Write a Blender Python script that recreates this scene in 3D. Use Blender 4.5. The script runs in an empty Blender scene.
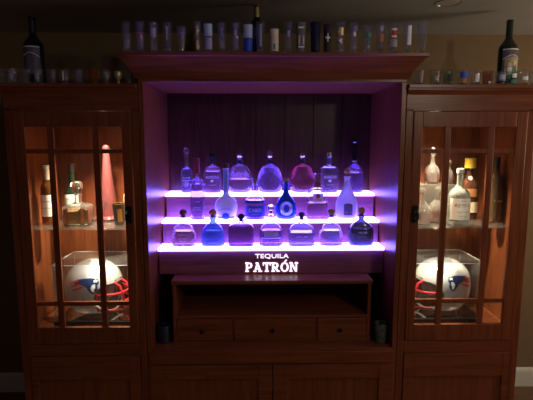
import bpy, bmesh, math, random
from mathutils import Vector, Matrix
R = math.radians
scn = bpy.context.scene
COL = scn.collection
random.seed(7)

# ------------------------------------------------------------------ camera
cam_d = bpy.data.cameras.new('camera'); cam = bpy.data.objects.new('camera', cam_d); COL.objects.link(cam)
cam.location = (-0.08, -2.28, 1.78)
cam.rotation_euler = (R(90-7.8), 0, R(-1.2))
cam_d.sensor_width = 36; cam_d.lens = 36*460/533; cam_d.clip_start = 0.05
scn.camera = cam
# ------------------------------------------------------------------ world and lights
w = bpy.data.worlds.new('world'); scn.world = w; w.use_nodes = True
bg = w.node_tree.nodes['Background']
bg.inputs[0].default_value = (1.0, 0.92, 0.78, 1); bg.inputs[1].default_value = 0.018
def lamp(name, kind, loc, col, energy, size=0.05, aim=None, angle=None, blend=0.6):
    d = bpy.data.lights.new(name, kind); d.color = col; d.energy = energy
    if kind == 'AREA': d.size = size
    else: d.shadow_soft_size = size
    if kind == 'SPOT': d.spot_size = R(angle); d.spot_blend = blend
    o = bpy.data.objects.new(name, d); COL.objects.link(o); o.location = loc
    if aim is not None:
        o.rotation_euler = (Vector(aim)-Vector(loc)).to_track_quat('-Z', 'Y').to_euler()
    return o
lamp('table_lamp_light', 'POINT', (2.5, -.40, 1.70), (1.0, 0.78, 0.54), 32.0, 0.32)
lamp('ceiling_lamp_light', 'POINT', (1.5, -2.3, 2.3), (1.0, 0.85, 0.68), 26, 0.05)
lamp('far_lamp_light', 'POINT', (0.5, -3.6, 2.1), (1.0, 0.85, 0.68), 2.5, 0.05)
scn.view_settings.view_transform = 'Standard'; scn.view_settings.look = 'None'
scn.view_settings.exposure = 0.0; scn.view_settings.gamma = 1.0
scn.view_settings.use_curve_mapping = False
LED = (0.19, 0.125, 1.0)
LED_STRENGTH = 21.0
scn.cycles.transparent_max_bounces = 32; scn.cycles.max_bounces = 16; scn.cycles.transmission_bounces = 14
scn.cycles.sample_clamp_indirect = 8

# ------------------------------------------------------------------ materials
def mat(name):
    m = bpy.data.materials.new(name); m.use_nodes = True
    return m, m.node_tree, m.node_tree.nodes['Principled BSDF']
def noise_mix(nt, c1, c2, scale=8, stretch=(1, 1, 1), detail=4, sock=None):
    tc = nt.nodes.new('ShaderNodeTexCoord'); mp = nt.nodes.new('ShaderNodeMapping')
    mp.inputs['Scale'].default_value = stretch
    no = nt.nodes.new('ShaderNodeTexNoise'); no.inputs['Scale'].default_value = scale; no.inputs['Detail'].default_value = detail
    cr = nt.nodes.new('ShaderNodeValToRGB')
    cr.color_ramp.elements[0].position = .3; cr.color_ramp.elements[1].position = .7
    cr.color_ramp.elements[0].color = (*c1, 1); cr.color_ramp.elements[1].color = (*c2, 1)
    nt.links.new(tc.outputs['Object'], mp.inputs[0]); nt.links.new(mp.outputs[0], no.inputs[0])
    nt.links.new(no.outputs[0], cr.inputs[0])
    if sock: nt.links.new(cr.outputs[0], sock)
    return no, cr
def plain(name, c, rough=0.5, metal=0.0, var=0.12, scale=20, trans=0.0, ior=1.45, emit=None, es=0.0, coat=0.0):
    m, nt, b = mat(name)
    c2 = tuple(min(1, x*(1-var)) for x in c); c1 = tuple(min(1, x*(1+var)) for x in c)
    noise_mix(nt, c2, c1, scale, sock=b.inputs['Base Color'])
    b.inputs['Roughness'].default_value = rough; b.inputs['Metallic'].default_value = metal
    b.inputs['Transmission Weight'].default_value = trans; b.inputs['IOR'].default_value = ior
    b.inputs['Coat Weight'].default_value = coat
    if emit: b.inputs['Emission Color'].default_value = (*emit, 1); b.inputs['Emission Strength'].default_value = es
    return m
def wood(name, dark, light, axis='Z', rough=0.33, coat=0.06):
    m, nt, b = mat(name)
    st = {'Z': (26, 26, 1.6), 'X': (1.6, 26, 26), 'Y': (26, 1.6, 26)}[axis]
    no, cr = noise_mix(nt, dark, light, 2.2, st, 6, b.inputs['Base Color'])
    no.inputs['Distortion'].default_value = .6
    bp = nt.nodes.new('ShaderNodeBump'); bp.inputs['Strength'].default_value = .12; bp.inputs['Distance'].default_value = .002
    nt.links.new(no.outputs[0], bp.inputs['Height']); nt.links.new(bp.outputs[0], b.inputs['Normal'])
    b.inputs['Roughness'].default_value = rough; b.inputs['Coat Weight'].default_value = coat
    b.inputs['Coat Roughness'].default_value = .25; b.inputs['Specular IOR Level'].default_value = .3
    return m
WD, WL = (0.125, 0.030, 0.012), (0.225, 0.066, 0.026)
WZ = wood('cherry_wood_upright', WD, WL, 'Z'); WX = wood('cherry_wood_across', WD, WL, 'X'); WY = wood('cherry_wood_depth', WD, WL, 'Y')
WBK = wood('shade_darkened_back_boards', (.035, .010, .008), (.075, .024, .016), 'Z')  # coloured darker than the cabinet wood to dim the niche glow here
def thin(name, tint=(1, 1, 1), spec=0.5, haze=0.0, hazecol=(1, 1, 1), edge=0.12, rough=.04, bump=.02):
    """thin sheet of clear glass or acrylic: see-through, mirror-like at grazing angles"""
    m = bpy.data.materials.new(name); m.use_nodes = True; nt = m.node_tree; nt.nodes.clear()
    out = nt.nodes.new('ShaderNodeOutputMaterial')
    tr = nt.nodes.new('ShaderNodeBsdfTransparent'); tr.inputs[0].default_value = (*tint, 1)
    gl = nt.nodes.new('ShaderNodeBsdfGlossy'); gl.inputs['Roughness'].default_value = rough
    sp = nt.nodes.new('ShaderNodeMath'); sp.operation = 'POWER'; sp.inputs[1].default_value = 4.0
    fr = nt.nodes.new('ShaderNodeMath'); fr.operation = 'MULTIPLY_ADD'; fr.inputs[1].default_value = .75; fr.inputs[2].default_value = .02+spec*.04
    l2 = nt.nodes.new('ShaderNodeLayerWeight'); l2.inputs[0].default_value = .5
    nt.links.new(l2.outputs['Facing'], sp.inputs[0]); nt.links.new(sp.outputs[0], fr.inputs[0])
    df = nt.nodes.new('ShaderNodeBsdfTranslucent'); df.inputs[0].default_value = (*hazecol, 1)
    d2 = nt.nodes.new('ShaderNodeBsdfDiffuse'); d2.inputs[0].default_value = (*hazecol, 1)
    mh = nt.nodes.new('ShaderNodeMixShader'); mh.inputs[0].default_value = .5
    nt.links.new(df.outputs[0], mh.inputs[1]); nt.links.new(d2.outputs[0], mh.inputs[2])
    lw = nt.nodes.new('ShaderNodeLayerWeight'); lw.inputs[0].default_value = .25
    mm = nt.nodes.new('ShaderNodeMath'); mm.operation = 'MULTIPLY_ADD'; mm.inputs[1].default_value = edge; mm.inputs[2].default_value = haze
    nt.links.new(lw.outputs['Facing'], mm.inputs[0])
    no = nt.nodes.new('ShaderNodeTexNoise'); no.inputs['Scale'].default_value = 90 if bump > .1 else 30
    bp = nt.nodes.new('ShaderNodeBump'); bp.inputs['Strength'].default_value = bump
    nt.links.new(no.outputs[0], bp.inputs['Height']); nt.links.new(bp.outputs[0], gl.inputs['Normal'])
    a = nt.nodes.new('ShaderNodeMixShader'); c = nt.nodes.new('ShaderNodeMixShader')
    nt.links.new(mm.outputs[0], a.inputs[0]); nt.links.new(tr.outputs[0], a.inputs[1]); nt.links.new(mh.outputs[0], a.inputs[2])
    nt.links.new(fr.outputs[0], c.inputs[0]); nt.links.new(a.outputs[0], c.inputs[1]); nt.links.new(gl.outputs[0], c.inputs[2])
    nt.links.new(c.outputs[0], out.inputs[0])
    return m
PANE = thin('door_glass', (.97, .98, .97), .4, 0.0, edge=.02)
ACRY = thin('clear_acrylic', (.97, .98, .99), .55, 0.004, edge=.04)
SHELFG = thin('shelf_glass', (.92, .97, .94), .5, 0.008, edge=.06)
TUMB = thin('tumbler_glass', (.93, .94, .95), 1.3, 0.003, (.75, .78, .76), edge=.10, rough=.04, bump=.5)
DARKG = thin('smoked_glass', (.3, .3, .32), .9, 0.03, (.5, .5, .5), edge=.3)
AMBG = thin('amber_shot_glass', (.8, .45, .1), .9, 0.12, (.8, .4, .05), edge=.3)
GREENG = thin('green_tint_glass', (.78, .88, .82), .9, 0.03, (.4, .6, .5), edge=.2)
def glass(name, c, rough=0.03, diff=0.12, ior=1.45):
    return plain(name, c, rough, 0, .04, 12, 1-diff, ior)
CLEAR = glass('bottle_glass', (.97, .95, 1), .01, .03)
CRYS = glass('crystal', (1, 1, 1), .01, .03, 1.52)
FROST = glass('frosted_glass', (.95, .93, 1), .6, .4)
WHITEG = plain('white_glazed_ceramic', (.96, .96, .96), .25, var=.02, trans=.25)
LBLUEG = glass('pale_blue_glass', (.45, .65, 1), .05, .25)
BLUEG = glass('blue_glass', (.01, .14, .75), .08, .5)
DGREEN = plain('dark_green_bottle_glass', (.008, .02, .012), .08, coat=.4)
BLACKG = plain('black_bottle_glass', (.008, .01, .02), .08, coat=.5)
GREYG = glass('smoky_glass', (.35, .35, .45), .1, .3)
PINKG = plain('pink_glazed_glass', (.11, .032, .036), .12, coat=.6)
def liq(name, c, diff=.35):
    diff *= .2; c = tuple(x**.5 for x in c)
    return glass(name, c, .02, diff, 1.35)
L_CLEAR = liq('clear_spirit', (.80, .75, 1.0), .06); L_BLUE = liq('blue_spirit', (.42, .48, 1), .25)
L_PURP = liq('violet_spirit', (.42, .22, .75), .35); L_PINK = liq('pink_spirit', (.72, .30, .55), .35)
L_RED = liq('red_spirit', (.50, .02, .05), .5); L_BROWN = liq('golden_spirit', (.60, .36, .30), .35)
L_AMB = liq('amber_whisky', (.45, .13, .02), .35); L_DARK = liq('dark_spirit', (.005, .004, .015), .4)
L_PLUM = liq('plum_spirit', (.28, .06, .26), .45)
SILVER = plain('silver_metal', (.8, .8, .84), .25, 1); GOLD = plain('gold_metal', (.8, .55, .2), .25, 1)
BRASS = plain('brass_metal', (.75, .6, .3), .3, 1)
CORK = plain('cork', (.45, .27, .13), .8, var=.3, scale=120)
WALN = plain('dark_wood_stopper', (.16, .08, .06), .6, var=.3, scale=60)
BLK = plain('black_plastic', (.012, .012, .014), .3, coat=.3); NAVYC = plain('navy_cap', (.02, .03, .12), .35)
REDC = plain('red_capsule', (.35, .04, .07), .4); IRON = plain('black_iron', (.015, .014, .014), .45, .6)
YEL = plain('yellow_foil', (.75, .58, .05), .35, .2)
PAPER = plain('white_label_paper', (.82, .82, .8), .7, var=.05); CREAM = plain('cream_label_paper', (.78, .68, .48), .7, var=.08)
INKW = plain('white_print', (.95, .95, .95), .5, var=.02); INKB = plain('black_print', (.02, .02, .03), .5)
INKBL = plain('blue_print', (.02, .08, .55), .5); INKR = plain('red_print', (.6, .03, .03), .5)
INKG = plain('gold_print', (.7, .5, .12), .4, .5); INKGR = plain('green_print', (.06, .22, .15), .5); INKO = plain('orange_print', (.42, .18, .06), .5)
LBLUE = plain('light_blue_print', (.42, .55, .72), .5); GREYP = plain('grey_print', (.35, .33, .42), .5)
DPURP = plain('purple_grey_label', (.18, .14, .3), .5)
WARMW = plain('warm_candle_print', (.9, .7, .3), .5)

# ------------------------------------------------------------------ mesh helpers
def finish(bm, name, m, parent=None, smooth=False, bev=0, loc=None, sharp=38):
    me = bpy.data.meshes.new(name); bmesh.ops.recalc_face_normals(bm, faces=bm.faces) if not bm.get('keep', False) else None
    bm.to_mesh(me); bm.free()
    return link(me, name, m, parent, smooth, bev, loc, sharp)
def link(me, name, m, parent=None, smooth=False, bev=0, loc=None, sharp=38):
    me.materials.append(m)
    if smooth:
        me.polygons.foreach_set('use_smooth', [True]*len(me.polygons)); me.set_sharp_from_angle(angle=R(sharp))
    o = bpy.data.objects.new(name, me); COL.objects.link(o)
    if parent: o.parent = parent
    if loc: o.location = loc
    if bev:
        b = o.modifiers.new('bevel', 'BEVEL'); b.width = bev; b.segments = 2; b.limit_method = 'ANGLE'; b.angle_limit = R(40)
    return o
class MB:
    def __init__(s): s.v = []; s.f = []
    def add(s, vs, fs):
        k = len(s.v); s.v += [tuple(p) for p in vs]; s.f += [tuple(i+k for i in f) for f in fs]; return s
    def box(s, x0, x1, y0, y1, z0, z1):
        vs = [(x, y, z) for x in (x0, x1) for y in (y0, y1) for z in (z0, z1)]
        return s.add(vs, [(0, 1, 3, 2), (4, 6, 7, 5), (0, 4, 5, 1), (2, 3, 7, 6), (0, 2, 6, 4), (1, 5, 7, 3)])
    def prism_x(s, x0, x1, yz):       # profile in y,z swept along x
        n = len(yz); vs = [(x0, y, z) for y, z in yz]+[(x1, y, z) for y, z in yz]
        return s.add(vs, [tuple(range(n)), tuple(range(2*n-1, n-1, -1))]+[(i, (i+1) % n, n+(i+1) % n, n+i) for i in range(n)])
    def prism_y(s, y0, y1, xz):
        n = len(xz); vs = [(x, y0, z) for x, z in xz]+[(x, y1, z) for x, z in xz]
        return s.add(vs, [tuple(range(n)), tuple(range(2*n-1, n-1, -1))]+[(i, (i+1) % n, n+(i+1) % n, n+i) for i in range(n)])
    def tube(s, pts, r, seg=8, close=False):
        pts = [Vector(p) for p in pts]; n = len(pts); vs = []; fs = []
        for i, p in enumerate(pts):
            a = pts[(i-1) % n] if (i or close) else p; b = pts[(i+1) % n] if (i < n-1 or close) else p
            t = (b-a).normalized(); u = t.cross(Vector((0, 0, 1)))
            if u.length < .05: u = t.cross(Vector((0, 1, 0)))
            u.normalize(); v = t.cross(u); rr = r[i] if isinstance(r, (list, tuple)) else r
            vs += [p+(u*math.cos(2*math.pi*k/seg)+v*math.sin(2*math.pi*k/seg))*rr for k in range(seg)]
        for i in range(n if close else n-1):
            j = (i+1) % n
            fs += [(i*seg+k, i*seg+(k+1) % seg, j*seg+(k+1) % seg, j*seg+k) for k in range(seg)]
        if not close: fs += [tuple(range(seg-1, -1, -1)), tuple((n-1)*seg+k for k in range(seg))]
        return s.add(vs, fs)
    def mesh(s, name):
        me = bpy.data.meshes.new(name); me.from_pydata(s.v, [], s.f)
        bm = bmesh.new(); bm.from_mesh(me); bmesh.ops.recalc_face_normals(bm, faces=bm.faces); bm.to_mesh(me); bm.free()
        return me
    def build(s, name, m, parent=None, smooth=False, bev=0, loc=None, sharp=38):
        return link(s.mesh(name), name, m, parent, smooth, bev, loc, sharp)
def box(name, m, parent, x0, x1, y0, y1, z0, z1, bev=.002): return MB().box(x0, x1, y0, y1, z0, z1).build(name, m, parent, bev=bev)
def tag(o, label, cat, group=None):
    o['label'] = label; o['category'] = cat
    if group: o['group'] = group
    return o
def thing(name, label, cat, loc=(0, 0, 0), rz=0, group=None):
    o = bpy.data.objects.new(name, None); COL.objects.link(o); o.location = loc; o.rotation_euler = (0, 0, rz)
    o.empty_display_size = .05
    return tag(o, label, cat, group)
def struct(o): o['kind'] = 'structure'; return o

def chaikin(p, n=2):
    for _ in range(n):
        q = [p[0]]
        for a, b in zip(p, p[1:]):
            q += [(a[0]*.75+b[0]*.25, a[1]*.75+b[1]*.25), (a[0]*.25+b[0]*.75, a[1]*.25+b[1]*.75)]
        q.append(p[-1]); p = q
    return p
class Form:
    """a bottle shape: half-width by height, deep by `ratio`, squared by `n`, round at the neck"""
    def __init__(s, prof, ratio=1.0, n=2.0, neck=.016, soft=2):
        s.p = chaikin(prof, soft); s.ratio = ratio; s.n = n; s.neck = neck
        s.rmax = max(r for r, z in s.p)
    def sec(s, r):
        t = min(1, max(0, (r-s.neck)/(max(1e-6, s.rmax*.8-s.neck)))); t = t*t*(3-2*t)
        return r, r*(1+(s.ratio-1)*t), 2+(s.n-2)*t
    def ring(s, r, z, seg=36, off=0):
        a, b, n = s.sec(r); a = max(a+off, 1e-4); b = max(b+off, 1e-4); out = []
        for k in range(seg):
            th = 2*math.pi*k/seg; c, q = math.cos(th), math.sin(th)
            out.append((a*math.copysign(abs(c)**(2/n), c), b*math.copysign(abs(q)**(2/n), q), z))
        return out
    def r_at(s, z):
        for (r0, z0), (r1, z1) in zip(s.p, s.p[1:]):
            if z0 <= z <= z1 and z1 > z0: return r0+(r1-r0)*(z-z0)/(z1-z0)
        return s.p[-1][0] if z > s.p[-1][1] else s.p[0][0]
    def front(s, x, z):
        a, b, n = s.sec(s.r_at(z)); q = min(.999, abs(x)/max(a, 1e-5))
        return -b*(1-q**n)**(1/n)
    def shell(s, wall=.003, base=.008, seg=36):
        """hollow glass body, open at the mouth"""
        zt = s.p[-1][1]; rings = [s.ring(r, z, seg) for r, z in s.p]
        inn = [(r, z) for r, z in s.p if z > base and r > wall*1.5]
        z0 = base; r0 = s.r_at(base)
        inn = [(r0, z0)]+[q for q in inn if q[1] > z0+.001]
        rings += [s.ring(r, z, seg, -wall) for r, z in reversed(inn)]
        mb = MB(); vs = [v for rg in rings for v in rg]; n = len(rings); fs = []
        for i in range(n-1): fs += [(i*seg+k, i*seg+(k+1) % seg, (i+1)*seg+(k+1) % seg, (i+1)*seg+k) for k in range(seg)]
        fs += [tuple(range(seg)), tuple((n-1)*seg+k for k in range(seg))]
        return mb.add(vs, fs)
    def solid(s, off=0, z0=None, z1=None, seg=36):
        p = [q for q in s.p if (z0 is None or q[1] > z0+1e-4) and (z1 is None or q[1] < z1-1e-4)]
        if z0 is not None: p = [(s.r_at(z0), z0)]+p
        if z1 is not None: p = p+[(s.r_at(z1), z1)]
        rings = [s.ring(r, z, seg, off) for r, z in p]; n = len(rings)
        vs = [v for rg in rings for v in rg]; fs = []
        for i in range(n-1): fs += [(i*seg+k, i*seg+(k+1) % seg, (i+1)*seg+(k+1) % seg, (i+1)*seg+k) for k in range(seg)]
        fs += [tuple(range(seg)), tuple((n-1)*seg+k for k in range(seg))]
        return MB().add(vs, fs)
    def patch(s, x0, x1, z0, z1, off=.0008, nx=14, nz=8, arch=0, thick=.0006):
        """label that follows the front of the glass"""
        vs = []; fs = []
        for lay in (0, 1):
            for j in range(nz+1):
                for i in range(nx+1):
                    u = i/nx; x = x0+(x1-x0)*u; z = z0+(z1-z0)*j/nz+arch*(1-(2*u-1)**2)*(j/nz)
                    vs.append((x, s.front(x, z)-off-(thick if lay else 0), z))
        N = (nx+1)*(nz+1)
        for j in range(nz):
            for i in range(nx):
                a = j*(nx+1)+i; q = (a, a+1, a+nx+2, a+nx+1)
                fs += [q, tuple(N+t for t in reversed(q))]
        return MB().add(vs, fs)
    def oval(s, cx, cz, rx, rz, off=.0009, seg=24, rings=4, squash=2):
        vs = [(cx, s.front(cx, cz)-off, cz)]; fs = []
        for j in range(1, rings+1):
            for k in range(seg):
                t = 2*math.pi*k/seg; x = cx+rx*j/rings*math.cos(t); z = cz+rz*j/rings*math.sin(t)
                vs.append((x, s.front(x, z)-off, z))
        for k in range(seg): fs.append((0, 1+k, 1+(k+1) % seg))
        for j in range(rings-1):
            for k in range(seg): fs.append((1+j*seg+k, 1+(j+1)*seg+k, 1+(j+1)*seg+(k+1) % seg, 1+j*seg+(k+1) % seg))
        return MB().add(vs, fs)
_txt = {}
def text_geo(s):
    if s not in _txt:
        cu = bpy.data.curves.new('lettering_curve', 'FONT'); cu.body = s; cu.align_x = 'CENTER'; cu.size = 1; cu.resolution_u = 3
        o = bpy.data.objects.new('lettering_curve', cu); COL.objects.link(o)
        dg = bpy.context.evaluated_depsgraph_get(); dg.update()
        me = bpy.data.meshes.new_from_object(o.evaluated_get(dg))
        _txt[s] = ([tuple(v.co) for v in me.vertices], [tuple(p.vertices) for p in me.polygons])
        bpy.data.objects.remove(o); bpy.data.curves.remove(cu); bpy.data.meshes.remove(me)
    return _txt[s]
READ = ('PATRÓN', 'TEQUILA', 'AVIÓN', 'CABO', 'CLASE AZUL', 'REYKA', 'VODKA', '7')
def strokes(s):
    """print too small to read in the photograph: a row of little upright strokes, one group per letter"""
    rnd = random.Random(len(s)*7+ord(s[0])); vs = []; fs = []; x = 0
    for ch in s:
        if ch != ' ':
            for k in range(rnd.choice((1, 2, 2))):
                a = x+k*.30; b = a+.14; z0 = rnd.choice((0, 0, .2)); z1 = rnd.choice((.7, .7, .5)); n = len(vs)
                vs += [(a, z0, 0), (b, z0, 0), (b, z1, 0), (a, z1, 0)]; fs.append((n, n+1, n+2, n+3))
        x += .68
    return vs, fs
def text_on(form, s, size, zc, m, parent, width=None, arc=0, off=.0016, name='lettering', cx=0, bold=1.0):
    vs, fs = text_geo(s) if s in READ else strokes(s)
    if s not in READ and name == 'lettering': name = 'fine_print'
    _ = 0; xs = [v[0] for v in vs]; ww = max(xs)-min(xs); mid = (max(xs)+min(xs))/2
    k = (width/ww) if width else size; out = []
    for x, y, _ in vs:
        X = (x-mid)*k+cx; Z = zc+(y-.34)*size-arc*(2*(X-cx)/(ww*k))**2
        out.append((X, form.front(X, Z)-off, Z))
    return MB().add(out, fs).build(name, m, parent)
def text_flat(s, size, x, y, z, m, parent, width=None, name='lettering', depth=.0015):
    vs, fs = text_geo(s); xs = [v[0] for v in vs]; ww = max(xs)-min(xs); mid = (max(xs)+min(xs))/2; k = width/ww if width else size
    o = MB().add([(x+(a-mid)*k, y, z+(b-.34)*size) for a, b, _ in vs], fs).build(name, m, parent)
    md = o.modifiers.new('solid', 'SOLIDIFY'); md.thickness = depth; md.offset = 0
    return o
def ball(r, z, sq=1.0):
    return Form([(r*math.cos(t)*1.0+.0002, z+r*sq*math.sin(t)) for t in [R(-90+15*i) for i in range(13)]], neck=1, soft=0)
def cyl(r0, r1, z0, z1, rim=.001):
    return Form([(r0-rim, z0), (r0, z0+rim), (r1, z1-rim), (r1-rim, z1)], neck=1, soft=0)
def lathe(form, name, m, parent, sharp=38, seg=24): return form.solid(seg=seg).build(name, m, parent, smooth=True, sharp=sharp)

# ------------------------------------------------------------------ room
wall_m = plain('tan_wall_paint', (.22, .145, .080), .85, var=.05, scale=6)
ceil_m = plain('grey_ceiling_paint', (.46, .46, .45), .9, var=.04, scale=5)
floor_m = wood('floor_boards', (.12, .06, .03), (.22, .12, .06), 'X', .5)
struct(box('floor', floor_m, None, -2.6, 3.2, -4.2, .95, -.1, 0, 0))
struct(box('ceiling', ceil_m, None, -2.6, 3.2, -4.2, .95, 2.44, 2.54, 0))
struct(box('wall_back', wall_m, None, -2.6, 3.2, .8, .95, 0, 2.44, 0))
struct(box('wall_left', wall_m, None, -2.75, -2.6, -4.2, .95, 0, 2.44, 0))
struct(MB().prism_x(-2.6, 3.2, [(.8, 0), (.782, 0), (.782, .115), (.788, .13), (.8, .138)]).build('baseboard_back', plain('white_trim_paint', (.72, .72, .68), .5, var=.03)))
rl = thing('recessed_light', 'small round recessed light set in the ceiling above the cabinet', 'ceiling light', (.87, .09, 2.44))
MB().tube([(.062*math.cos(R(15*k)), .062*math.sin(R(15*k)), -.0012) for k in range(24)], .0016, 8, True).build('trim_ring', SILVER, rl, smooth=True)
lathe(cyl(.058, .058, -.0012, -.0002, .0003), 'lens', plain('frosted_lens', (.6, .6, .55), .4), rl)

# ------------------------------------------------------------------ centre cabinet
cc = thing('center_cabinet', 'tall centre unit of the wood bar cabinet with lit niche and two lower doors', 'cabinet')
for sx in (-1, 1):
    a, b = sorted((sx*.628, sx*.652)); box('side_panel', WZ, cc, a, b, 0, .63, 0, 2.043)
box('top_panel', WX, cc, -.652, .652, 0, .63, 2.043, 2.064)
bp = MB()
pw = 1.256/7
for i in range(7): bp.box(-.628+i*pw+.0025, -.628+(i+1)*pw-.0025, .600, .618, .68, 2.043)
bp.box(-.628, .628, .606, .628, .60, 2.043); bp.build('back_panel', WBK, cc, bev=.002)
cr = MB(); 
# flared crown: small at the bottom, wide at the top on the front and both sides
b0 = [(-.660, -.008), (.660, -.008), (.660, .63), (-.660, .63)]; t0 = [(-.722, -.070), (.722, -.070), (.722, .63), (-.722, .63)]
prev = [(x, y, 2.058) for x, y in b0]; lev = [prev]
for k in (0.25, .5, .75, 1):
    e = k**1.25; lev.append([(p[0]+(q[0]-p[0])*e, p[1]+(q[1]-p[1])*e, 2.066+.086*k) for p, q in zip(b0, t0)])
vs = [v for l in lev for v in l]; fs = [(0, 1, 2, 3), tuple(len(vs)-4+i for i in (3, 2, 1, 0))]
for i in range(len(lev)-1): fs += [(i*4+k, i*4+(k+1) % 4, i*4+4+(k+1) % 4, i*4+4+k) for k in range(4)]
cr.add(vs, fs).build('crown_molding', WX, cc)
box('crown_top_board', WX, cc, -.730, .730, -.080, .63, 2.152, 2.171, .003)
box('base_counter', WX, cc, -.628, .628, -.004, .606, .655, .680, .002)
box('base_rail', WX, cc, -.640, .640, -.010, .020, .603, .668, .003)
box('base_bottom', WX, cc, -.628, .628, .02, .60, .08, .10, 0)
box('plinth_board', WX, cc, -.628, .628, .04, .06, 0, .08, 0)
def panel_door(parent, x0, x1, z0, z1, px0, px1, pz1, y=-.004, name='door', knob=None):
    d = MB()
    d.box(x0, px0, y, y+.022, z0, z1).box(px1, x1, y, y+.022, z0, z1)
    d.box(px0, px1, y+.0005, y+.022, pz1, z1-.0003).box(px0, px1, y+.0005, y+.022, z0+.0003, z0+.08)
    o = d.build(name, WX, parent, bev=.0025)
    box('panel', WZ, o, px0, px1, y+.010, y+.018, z0+.08, pz1, 0)
    return o
panel_door(cc, -.640, -.0025, .09, .596, -.566, -.077, .515)
panel_door(cc, .0025, .640, .09, .596, .080, .563, .512)

# ------------------------------------------------------------------ wing cabinets
def wing(sx, name, label):
    o = thing(name, label, 'cabinet')
    def X(a, b): return sorted((sx*a, sx*b))
    def bx(n, m, a, b, y0, y1, z0, z1, bev=.002, parent=o):
        p, q = X(a, b); return box(n, m, parent, p, q, y0, y1, z0, z1, bev)
    bx('side_panel', WZ, 1.268, 1.290, .022, .52, 0, 2.012); bx('side_panel', WZ, .655, .677, .022, .52, 0, 2.012)
    bx('back_panel', WZ, .677, 1.268, .50, .515, .10, 2.012)
    bx('cabinet_floor', WX, .677, 1.268, .03, .50, .752, .775, 0)
    bx('ceiling_panel', WX, .677, 1.268, .03, .50, 1.915, 1.93, 0)
    bx('top_board', WX, .655, 1.42, -.03, .56, 2.014, 2.032)
    fr = MB(); p, q = X(.655, 1.300)
    fr.prism_x(p, q, [(.031, 1.907), (.0, 1.907), (.0, 1.985), (-.018, 2.006), (-.018, 2.014), (.031, 2.014)])
    fr.build('frieze_rail', WX, o, bev=.001)
    bx('face_stile', WZ, 1.262, 1.300, .0, .022, 0, 1.916)
    bx('face_stile', WZ, .655, .690, .0, .022, 0, 1.916)
    bx('middle_rail', WX, .690, 1.262, .0, .022, .652, .716)
    # glazed door
    g = thing('glazed_door', '', '', ); del g['label']; del g['category']; g.parent = o
    y0, y1 = -.004, .018
    f = MB(); a, b = X(.693, .738); f.box(a, b, y0, y1, .719, 1.905); a2, b2 = X(1.205, 1.260); f.box(a2, b2, y0, y1, .719, 1.905)
    a, b = X(.738, 1.205); f.box(a, b, y0+.0005, y1, .7195, .808); f.box(a, b, y0+.0005, y1, 1.828, 1.9045)
    f.build('door_frame', WZ, g, bev=.003)
    mu = MB()
    for c in (.866, 1.085): a, b = X(c-.015, c+.015); mu.box(a, b, y0+.003, y1-.004, .806, 1.830)
    a, b = X(.736, 1.207)
    for z in (1.711, .934): mu.box(a, b, y0+.004, y1-.005, z-.011, z+.011)
    mu.build('muntin_bars', WZ, g, bev=.0015)
    a, b = X(.736, 1.207); box('glass_pane', PANE, g, a, b, .0135, .0165, .806, 1.830, 0)
    # black pull
    h = MB(); a, b = X(.700, .734); c = (a+b)/2
    h.box(c-.014, c+.014, -.008, -.004, 1.352, 1.430)
    h.prism_y(-.014, -.008, [(c-.012, 1.41), (c-.017, 1.425), (c-.010, 1.440), (c+.010, 1.440), (c+.017, 1.425), (c+.012, 1.41)])
    h.tube([(c, -.012, 1.423), (c+.010, -.030, 1.400), (c+.011, -.034, 1.378), (c, -.030, 1.360), (c-.011, -.034, 1.378), (c-.010, -.030, 1.400), (c, -.012, 1.423)], .0045, 8)
    h.build('handle', IRON, o, bev=.001)
    a, b = X(.690, 1.262)
    pa, pb = X(.749, 1.222)
    panel_door(o, a+.003, b-.003, .09, .650, pa, pb, .518, -.004, 'lower_door')
    bx('plinth_board', WX, .69, 1.262, .04, .06, 0, .088, 0)
    bx('glass_shelf', SHELFG, .679, 1.266, .055, .495, 1.308, 1.316, 0)
    for (xx, yy) in ((.682, .10), (1.262, .10), (.682, .45), (1.262, .45)):
        c = sx*xx; MB().tube([(c-.004, yy, 1.303), (c+.004, yy, 1.303)], .005, 8).build('shelf_pin', BRASS, o)
    # puck light
    c = -.90 if sx < 0 else .87; l = thing('puck_light', '', ''); del l['label']; del l['category']; l.parent = o; l.location = (c, .19, 1.915)
    lathe(cyl(.036, .036, -.016, 0), 'housing', SILVER, l)
    lathe(cyl(.026, .026, -.0185, -.0162), 'lens', plain('lit_lens', (1, .9, .7), .4, emit=(1, .80, .52), es=70), l)
    c2 = sx*(.876 if sx < 0 else .862); l2 = thing('added_shelf_light', '', ''); del l2['label']; del l2['category']; l2.parent = o; l2.location = (c2, .085, 1.3075)  # added light, hidden behind a muntin to brighten the helmet
    lathe(cyl(.014, .014, -.010, 0), 'housing', SILVER, l2)
    s2 = lamp('added_shelf_beam', 'SPOT', (0, 0, -.014), (1, .88, .70), 14, .012, angle=130, blend=1.0); s2.parent = l2  # beam of the added light under the shelf
    s = lamp('puck_light_beam', 'SPOT', (0, 0, -.022), (1, .78, .52), 210, .022, angle=100, blend=1.0); s.parent = l
    return o
wing(-1, 'display_cabinet', 'dim left wing of the wood bar cabinet with glazed door, pink decanter and helmet inside')
wing(1, 'display_cabinet', 'right wing of the wood bar cabinet with glazed door, crystal decanter and helmet inside')

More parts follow.
